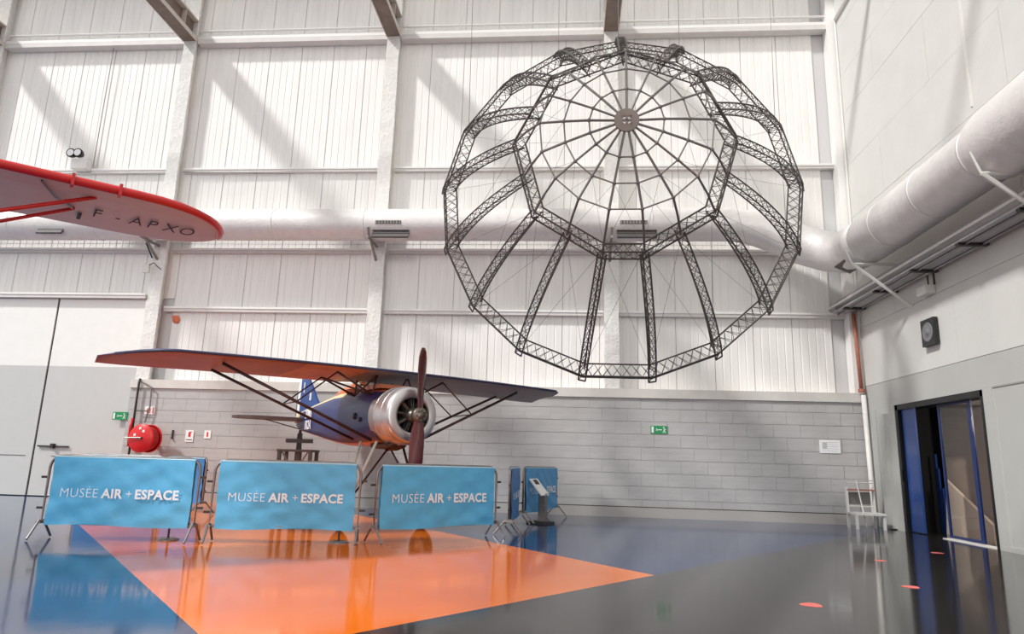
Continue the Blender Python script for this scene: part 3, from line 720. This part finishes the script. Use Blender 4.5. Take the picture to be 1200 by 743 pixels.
for i, (chv, x) in enumerate((('F', -0.69), ('-', -0.46), ('A', -0.31), ('P', -0.10), ('X', 0.07), ('O', 0.26))):
    vs, fs, (a0, b0) = text_mesh(chv, 0.44, -0.004, 1, 0.002)
    # read from below: local x to the right, letter tops towards the leading edge
    MB().add([(x+(v.x-a0)*0.52, 0.90-v.y*1.05, -0.058-v.z) for v in vs], fs).build('registration_letter', BLACKP, rp)
MB().bx(-0.84, -0.80, 0.92, 1.16, -0.056, -0.045).build('registration_letter', BLACKP, rp)
# fuselage and far wing, outside the frame
f2 = MB(); f2.path([(-6.5, -1.6, -1.0), (-6.5, -1.3, -1.0), (-6.5, -0.4, -0.95), (-6.5, 1.5, -0.9), (-6.5, 4.2, -0.7), (-6.5, 5.6, -0.6)], [0.25, 0.42, 0.55, 0.52, 0.2, 0.06], 16); f2.build('fuselage', FABRIC, rp)
for x in (-4.2, -5.5): MB().tube((x, 0.8, 0.05), (x, 0.8, 9.4), 0.006, 4).build('suspension_cable', GALV, rp)

# ================================================================ CROWD BARRIERS
def barrier(p0, p1, label, bm_=BANNER, text=True, back=False, group=None):
    p0 = Vector(p0); p1 = Vector(p1); d = p1-p0; Ln = d.length; a = math.atan2(d.y, d.x)
    root = empty('crowd_barrier', (p0.x, p0.y, 0), a); tag(root, label, 'barrier', group)
    H = 1.09; r = 0.019; zb = 0.22
    q = [(0.02, 0, zb), (0.02, 0, H-0.16)]
    for t in range(1, 6): th = math.radians(18*t); q.append((0.02+0.16*(1-math.cos(th)), 0, H-0.16+0.16*math.sin(th)))
    q2 = [(Ln-x, y, z) for x, y, z in q[::-1]]
    MB().path(q+q2, r, 8, closed=True).build('frame', GALV, root)
    nb = int((Ln-0.3)/0.14)
    bme = MB().tube((0, 0, zb), (0, 0, H-0.01), 0.008, 5).mesh('bar', GALV)
    for i in range(nb+1): 
        x = 0.1+(Ln-0.2)*i/nb
        inst('bar', bme, root, (x, 0, -0.02 if 0 < i < nb else -0.03))
    for x in (0.02, Ln-0.02):
        f = MB(); f.path([(x, -0.24, 0.02), (x, -0.05, zb+0.02), (x, 0.05, zb+0.02), (x, 0.24, 0.02)], 0.017, 6); f.box((x, 0, zb), (0.06, 0.14, 0.03)); f.build('foot', GALV, root)
    for hx, hz in ((Ln+0.03, 0.85), (Ln+0.03, 0.45), (-0.03, 0.8), (-0.03, 0.4)): MB().box((hx, 0, hz), (0.08, 0.02, 0.03)).build('hook', DARK, root)
    # banner: cloth with folds
    x0, x1, z0, z1 = 0.085, Ln-0.085, 0.19, H-0.02
    nx, nz = 72, 26; vs = []; rnd = random.Random(hash((round(p0.x, 2))) % 1000)
    ph = [rnd.uniform(0, 6) for _ in range(8)]
    for i in range(nx+1):
        for j in range(nz+1):
            u, w = i/nx, j/nz
            off = 0.010*math.sin(9*u+ph[0]+3*w)+0.007*math.sin(23*u*(0.5+w)+ph[1])+0.006*math.sin(17*(u-w)+ph[2])+0.005*math.sin(31*(u+0.6*w)+ph[3])
            off += 0.009*(abs(math.sin(6*(u*1.3-w*0.5)+ph[6]))**6)+0.008*(abs(math.sin(5*(u+w*0.9)+ph[7]))**8)+0.006*(abs(math.sin(9*(w-u*0.25)+ph[5]))**8)
            off *= (1-w)**0.35*1.0
            zz = z0+(z1-z0)*w + (0.012*math.sin(7*u+ph[4]) if j == 0 else 0)
            vs.append((x0+(x1-x0)*u+0.01*math.sin(5*w+ph[5])*(1-w), -0.030-off*0.8, zz))
    fs = []
    for i in range(nx):
        for j in range(nz): k = i*(nz+1)+j; fs.append((k, k+nz+1, k+nz+2, k+1))
    bo = MB().add(vs, fs, 0, True).build('banner', bm_, root)
    MB().path([(x0, -0.022, z1+0.004), (x1, -0.022, z1+0.004)], 0.012, 6).build('hem', HEM, bo)
    bk = MB().add([(x, 0.024, z) for x, z in ((x0, z0), (x1, z0), (x1, z1), (x0, z1))], [(3, 2, 1, 0)]); bk.build('banner_back', BANNERD if back else bm_, bo)
    if text:
        S = 0.185*(Ln/2.0 if Ln < 2.05 else 1.03)
        items = [('MUSÉE', -0.0025), ('AIR', 0.0065), ('+', -0.002), ('ESPACE', 0.0065)]
        parts = []; cur = 0
        for tx_, bo_ in items:
            vs, fs, (a0, b0) = text_mesh(tx_, S, bo_, 1.06, 0.001); parts.append((vs, fs, cur-a0, tx_)); cur += (b0-a0)+S*0.27
        cur -= S*0.27; tw = (x1-x0)*0.83; sc = tw/cur; sx = (x0+x1)/2-tw/2
        zt = z0+(z1-z0)*0.41
        for vs, fs, off_, tx_ in parts:
            MB().add([(sx+(v.x+off_)*sc, -0.055+v.z*0.2, zt+v.y*sc) for v in vs], fs).build('printed_word', PRINT, bo)
    return root
barrier((-6.98, 8.93), (-4.93, 9.13), 'leftmost crowd barrier with a light blue banner, in the front row')
barrier((-4.80, 9.20), (-2.86, 9.66), 'crowd barrier with a light blue banner left of the propeller, in the front row')
barrier((-2.70, 9.78), (-1.12, 11.36), 'crowd barrier with a light blue banner directly under the propeller')
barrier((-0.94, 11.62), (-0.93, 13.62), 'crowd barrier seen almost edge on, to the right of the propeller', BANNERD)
barrier((-0.86, 13.90), (-0.22, 16.15), 'crowd barrier with blue banner behind the information lectern near the back wall', mat('banner_mid', (70, 156, 210), 0.5, noise=0.06))
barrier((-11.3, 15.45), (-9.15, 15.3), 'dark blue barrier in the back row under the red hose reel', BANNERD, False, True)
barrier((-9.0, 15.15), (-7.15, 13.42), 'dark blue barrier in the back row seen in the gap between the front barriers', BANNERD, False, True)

# ================================================================ SMALL THINGS
# lectern
lc = empty('information_lectern', (-0.52, 14.15, 0), math.radians(-28)); tag(lc, 'small grey information lectern with a sloping white panel before a blue banner', 'lectern')
MB().box((0, 0.02, 0.02), (0.42, 0.4, 0.04)).build('base_plate', DARK, lc); MB().box((0.03, 0.05, 0.30), (0.17, 0.08, 0.56)).build('post', GALV, lc)
rotp = Matrix.Rotation(math.radians(48), 3, 'Y')
MB().box((-0.03, 0, 0.70), (0.42, 0.30, 0.025), rotp).build('panel', SIGNW, lc)
MB().box(Vector((-0.03, 0, 0.70))+rotp @ Vector((-0.12, 0.0, 0.015)), (0.12, 0.16, 0.004), rotp).build('panel_picture', BLACKB, lc)
for (x, y), lb in (((-5.42, 9.36), 'low grey post stand on the orange floor under the leftmost banner'), ((-3.17, 9.78), 'low grey post stand on the orange floor under the second banner')):
    st = empty('post_stand', (x, y, 0)); tag(st, lb, 'stand')
    MB().lathe([(0.001, 0.03), (0.10, 0.03), (0.14, 0.012), (0.14, 0.0)], 20).build('base', GALV, st); MB().tube((0, 0, 0.02), (0, 0, 0.85), 0.015, 8).build('pole', GALV, st)
# fire hose reel
hr_ = empty('fire_hose_reel', (-10.35, 16.3, 1.50)); tag(hr_, 'round red fire hose reel on the grey wall behind the leftmost barrier', 'hose reel')
rz_ = Matrix.Rotation(math.radians(-6), 3, 'Z')
def rlathe(prof, n, name, mt, par):
    s = MB().lathe([(a, b*1.35) for a, b in prof], n, (0, 0, 0), 'y'); s.v = [tuple(rz_ @ Vector(v)) for v in s.v]; return s.build(name, mt, par)
rlathe([(0.001, -0.14), (0.02, -0.14), (0.33, -0.13), (0.345, -0.12), (0.345, -0.10), (0.33, -0.09)], 32, 'front_disc', RED, hr_)
rlathe([(0.001, 0.14), (0.33, 0.13), (0.345, 0.12), (0.345, 0.10), (0.33, 0.09)], 32, 'rear_disc', RED, hr_)
rlathe([(0.29, -0.09), (0.30, -0.06), (0.28, -0.03), (0.30, 0.0), (0.28, 0.03), (0.30, 0.06), (0.29, 0.09)], 32, 'hose', mat('hose_red', (190, 30, 32), 0.6), hr_)
s = MB().box((0.0, -0.21, 0), (0.12, 0.05, 0.05)).tube((-0.38, -0.24, 0.0), (0.05, -0.22, 0.01), 0.02); s.v = [tuple(rz_ @ Vector(v)) for v in s.v]; s.build('valve', ENGL, hr_)
for q in ((-0.03, 0.24), (0.07, 0.17), (-0.16, 0.08)):
    s = MB().box((q[0], -0.186, q[1]), (0.06, 0.006, 0.06)); s.v = [tuple(rz_ @ Vector(v)) for v in s.v]; s.build('sticker', SIGNW, hr_)
MB().box((-0.1, 0.3, 0), (0.08, 0.36, 0.08)).build('wall_arm', RED, hr_)
wp = empty('water_pipe', (-10.98, 16.7, 0)); tag(wp, 'thin dark water pipe running down the wall to the hose reel, with a red riser', 'pipe')
MB().path([(0, 0.02, 3.02), (0, 0, 2.9), (0, 0, 0.0)], 0.028, 8).build('main_run', DARK, wp)
MB().path([(0.06, 0.02, 2.95), (0.36, 0, 2.8), (0.38, 0, 2.3), (0.30, 0, 1.9)], 0.02, 6).build('side_run', GALV, wp)
MB().path([(0, 0, 2.2), (0.33, 0, 2.2)], 0.015, 6).build('cross_link', DARK, wp)
MB().path([(0, -0.06, 2.0), (-0.01, -0.09, 1.75), (0, -0.07, 1.3)], 0.032, 8).build('riser', RED, wp)['label'] = 'red riser'
def sign(name, x, z, w, h, label, cat, bg_, extra):
    o = empty(name, (x, 16.785, z)); tag(o, label, cat)
    MB().box((0, 0, 0), (w, 0.012, h)).build('plate', bg_, o); extra(o); return o
def exit_art(arrow_left):
    def f(o):
        m_ = MB(); s = -1 if arrow_left else 1
        m_.box((-0.155*s*-1*-1, -0.008, 0), (0.05, 0.004, 0.15)); m_.box((0.0, -0.008, 0), (0.13, 0.004, 0.02))
        for a in (-1, 1): m_.box((-0.05*s, -0.008, 0.012*a), (0.05, 0.004, 0.014), Matrix.Rotation(a*0.7*s, 3, 'Y'))
        m_.build('pictogram', SIGNW, o)
        g = MB(); g.box((0.12, -0.008, 0.0), (0.025, 0.004, 0.06), Matrix.Rotation(0.3, 3, 'Y')).box((0.135, -0.008, -0.045), (0.016, 0.004, 0.06), Matrix.Rotation(-0.5, 3, 'Y')).box((0.105, -0.008, -0.045), (0.016, 0.004, 0.06), Matrix.Rotation(0.6, 3, 'Y')).box((0.11, -0.008, 0.052), (0.028, 0.004, 0.028)).box((0.14, -0.008, 0.01), (0.05, 0.004, 0.012), Matrix.Rotation(0.6, 3, 'Y'))
        g.build('running_figure', SIGNW, o)
    return f
sign('exit_sign', 2.20, 2.04, 0.40, 0.19, 'green emergency exit sign in the middle of the grey block wall', 'sign', GREENS, exit_art(False))
sign('exit_sign', -11.42, 2.06, 0.40, 0.20, 'green emergency exit sign left of the red hose reel', 'sign', GREENS, exit_art(False))
def fire_art(o):
    MB().box((-0.03, -0.008, -0.01), (0.10, 0.004, 0.12)).build('pictogram', ORS, o); MB().box((0.09, -0.008, 0), (0.03, 0.004, 0.16)).build('pictogram_bar', REDS, o)
sign('fire_sign', -10.64, 2.22, 0.26, 0.2, 'small pale orange and red fire sign above the hose reel', 'sign', SIGNW, fire_art)
def ext_art(o): MB().box((0, -0.008, 0.04), (0.06, 0.004, 0.12)).box((0.03, -0.008, 0.1), (0.05, 0.004, 0.02)).build('pictogram', REDS, o); MB().box((0, -0.008, -0.09), (0.16, 0.004, 0.02)).build('text_line', BLACKB, o)
sign('extinguisher_notice', -9.50, 1.60, 0.21, 0.29, 'larger white notice with a red pictogram right of the hose reel', 'notice', SIGNW, ext_art)
def ext2(o): MB().box((0, -0.008, 0.0), (0.04, 0.004, 0.12)).build('pictogram', REDS, o)
sign('extinguisher_notice', -9.03, 1.65, 0.17, 0.2, 'smaller white notice with a thin red pictogram, farther right of the hose reel', 'notice', SIGNW, ext2)
hk = MB().box((0, 0, 0), (0.035, 0.03, 0.22)).box((0, -0.02, -0.1), (0.03, 0.05, 0.02)).build('wall_hook', DARK, None, (-9.95, 16.78, 1.63)); tag(hk, 'narrow dark hook on the wall just right of the hose reel', 'hook')
def notice(o):
    for k in range(5): MB().box((0, -0.008, 0.1-0.05*k), (0.38, 0.003, 0.008)).build('text_line', mat('pale_grey_print', (190, 190, 190), 0.6), o)
    MB().box((-0.12, -0.0085, 0.02), (0.1, 0.003, 0.14)).build('printed_plan', MATS['pale_grey_print'], o)
sign('evacuation_plan', 6.14, 1.745, 0.47, 0.30, 'white framed plan on the grey wall near the right corner', 'notice', SIGNW, notice)
stk = MB().lathe([(0.001, -0.01), (0.10, -0.01), (0.10, 0)], 14, (0, 0, 0), 'y').box((-0.03, -0.012, 0.08), (0.18, 0.006, 0.07)).build('wall_sticker', ORS, None, (-10.46, 17.11, 4.66)); tag(stk, 'small faded orange sticker on the white cladding above the left wing', 'sticker')
# emergency lamp with two heads
el = empty('emergency_lamp', (-13.85, 16.96, 9.05)); tag(el, 'white twin head emergency lamp high on the wall at the left', 'lamp')
MB().box((0.12, -0.08, -0.02), (0.46, 0.22, 0.28)).build('battery_box', STEELW, el)
for dx in (-0.10, 0.11):
    h_ = MB().lathe([(0.13, -0.10), (0.12, 0.0), (0.06, 0.1), (0.001, 0.12)], 16, (dx, -0.18, 0.27), 'y').build('lamp_head', DARK, el)
    MB().lathe([(0.001, -0.10), (0.10, -0.105)], 16, (dx, -0.18, 0.27), 'y').build('lens', SIGNW, h_)
MB().tube((0.38, 0.05, 0.0), (0.42, 0.03, 3.85), 0.012, 5).build('cable', GALV, el)
# cable box on the second column
cb = empty('cable_box', (-11.1, 16.72, 5.95)); tag(cb, 'small white cable box with loose cables on the second column', 'box')
MB().box((-0.12, -0.03, 0), (0.16, 0.08, 0.22)).build('box_body', STEELW, cb); MB().path([(-0.05, -0.05, 0.1), (0.1, -0.08, 0.15), (0.2, -0.06, 0.05), (0.3, -0.05, -0.02)], 0.012, 6).path([(0, -0.04, 0.3), (-0.2, -0.08, 0.7)], 0.02, 6).build('cable', DARK, cb)
# speaker on right wall
spk = empty('wall_speaker', (XR, 13.55, 3.86)); tag(spk, 'black wall speaker with round grey cone above the doorway', 'speaker')
MB().box((-0.06, 0, 0), (0.08, 0.48, 0.52)).build('cabinet', BLACKB, spk); MB().lathe([(0.19, -0.102), (0.18, -0.115), (0.16, -0.108), (0.06, -0.104), (0.05, -0.12), (0.001, -0.125)], 24, (0, 0, 0), 'x').build('cone', CONE, spk)
MB().box((-0.01, 0, 0), (0.04, 0.1, 0.2)).build('wall_bracket', DARK, spk)
# pipes at the corner
cp_ = MB().path([(6.93, 16.65, 2.95), (6.95, 16.62, 0.30), (6.95, 16.62, 0.02)], 0.055, 10).build('drain_pipe', STEELW); tag(cp_, 'white drain pipe standing in the right back corner', 'pipe')
rpi = MB().path([(6.87, 16.70, 4.92), (6.90, 16.66, 3.03)], 0.045, 10).lathe([(0.08, 3.02), (0.08, 3.1)], 10, (6.9, 16.66, 0), 'z').build('corner_pipe', RUST); tag(rpi, 'faded red pipe in the right back corner above the grey wall', 'pipe')
# step stand in the corner
ss = empty('step_stand', (6.42, 15.75, 0)); tag(ss, 'small white steel step stand with handrails in the right back corner', 'step stand')
for (x, y, h_) in ((-0.28, -0.2, 0.30), (0.28, -0.2, 0.30), (-0.28, 0.25, 0.86), (0.28, 0.25, 0.86)): MB().box((x, y, h_/2), (0.05, 0.05, h_)).build('leg', STEELW, ss)
MB().box((0, 0.0, 0.31), (0.62, 0.5, 0.045)).build('step', STEELW, ss); MB().box((0, 0.2, 0.80), (0.55, 0.16, 0.03)).build('step', RUST, ss)
MB().tube((-0.28, 0.25, 0.45), (0.28, 0.25, 0.45), 0.015).tube((-0.28, 0.25, 0.95), (0.28, 0.25, 0.95), 0.013).tube((-0.05, -0.1, 0.05), (-0.12, 0.1, 1.0), 0.014).tube((-0.12, 0.1, 1.0), (0.28, 0.2, 1.0), 0.014).tube((0.28, 0.2, 1.0), (0.28, 0.2, 0.4), 0.014).build('handrail', STEELW, ss)
MB().box((0, 0.3, 0.62), (0.46, 0.02, 0.26)).build('back_plate', mat('plate_grey', (120, 120, 118), 0.6), ss)
# floor stickers
for (x, y, s_, lb) in ((2.18, 6.65, 0.11, 'red floor sticker nearest the camera on the black floor'), (3.63, 7.93, 0.10, 'red floor sticker second nearest, in front of the doorway reflection'), (4.27, 10.15, 0.09, 'red floor sticker farthest left of the doorway, near the blue paint'), (5.65, 11.42, 0.105, 'red floor sticker closest to the glass door')):
    m_ = MB(); pts = []
    for i in range(18):
        t = 2*math.pi*i/18; r_ = s_*0.85*(1+0.12*math.sin(3*t+x*5)); pts.append((r_*math.cos(t), r_*math.sin(t), 0.0))
    m_.prism(pts, (0, 0, 0.002)); o = m_.build('floor_sticker', STICK, None, (x, y, 0.0005)); tag(o, lb, 'sticker', None)
# groups of repeated things
for o in list(COL.objects):
    c = o.get('category'); n = o.name.split('.')[0]
    g_ = {'crowd_barrier': 'crowd barriers with blue banners around the aeroplane', 'floor_sticker': 'red stickers on the black floor', 'post_stand': 'low post stands under the banners',
          'exit_sign': 'green exit signs on the back wall', 'extinguisher_notice': 'small notices right of the hose reel'}.get(n)
    if c and g_: o['group'] = g_
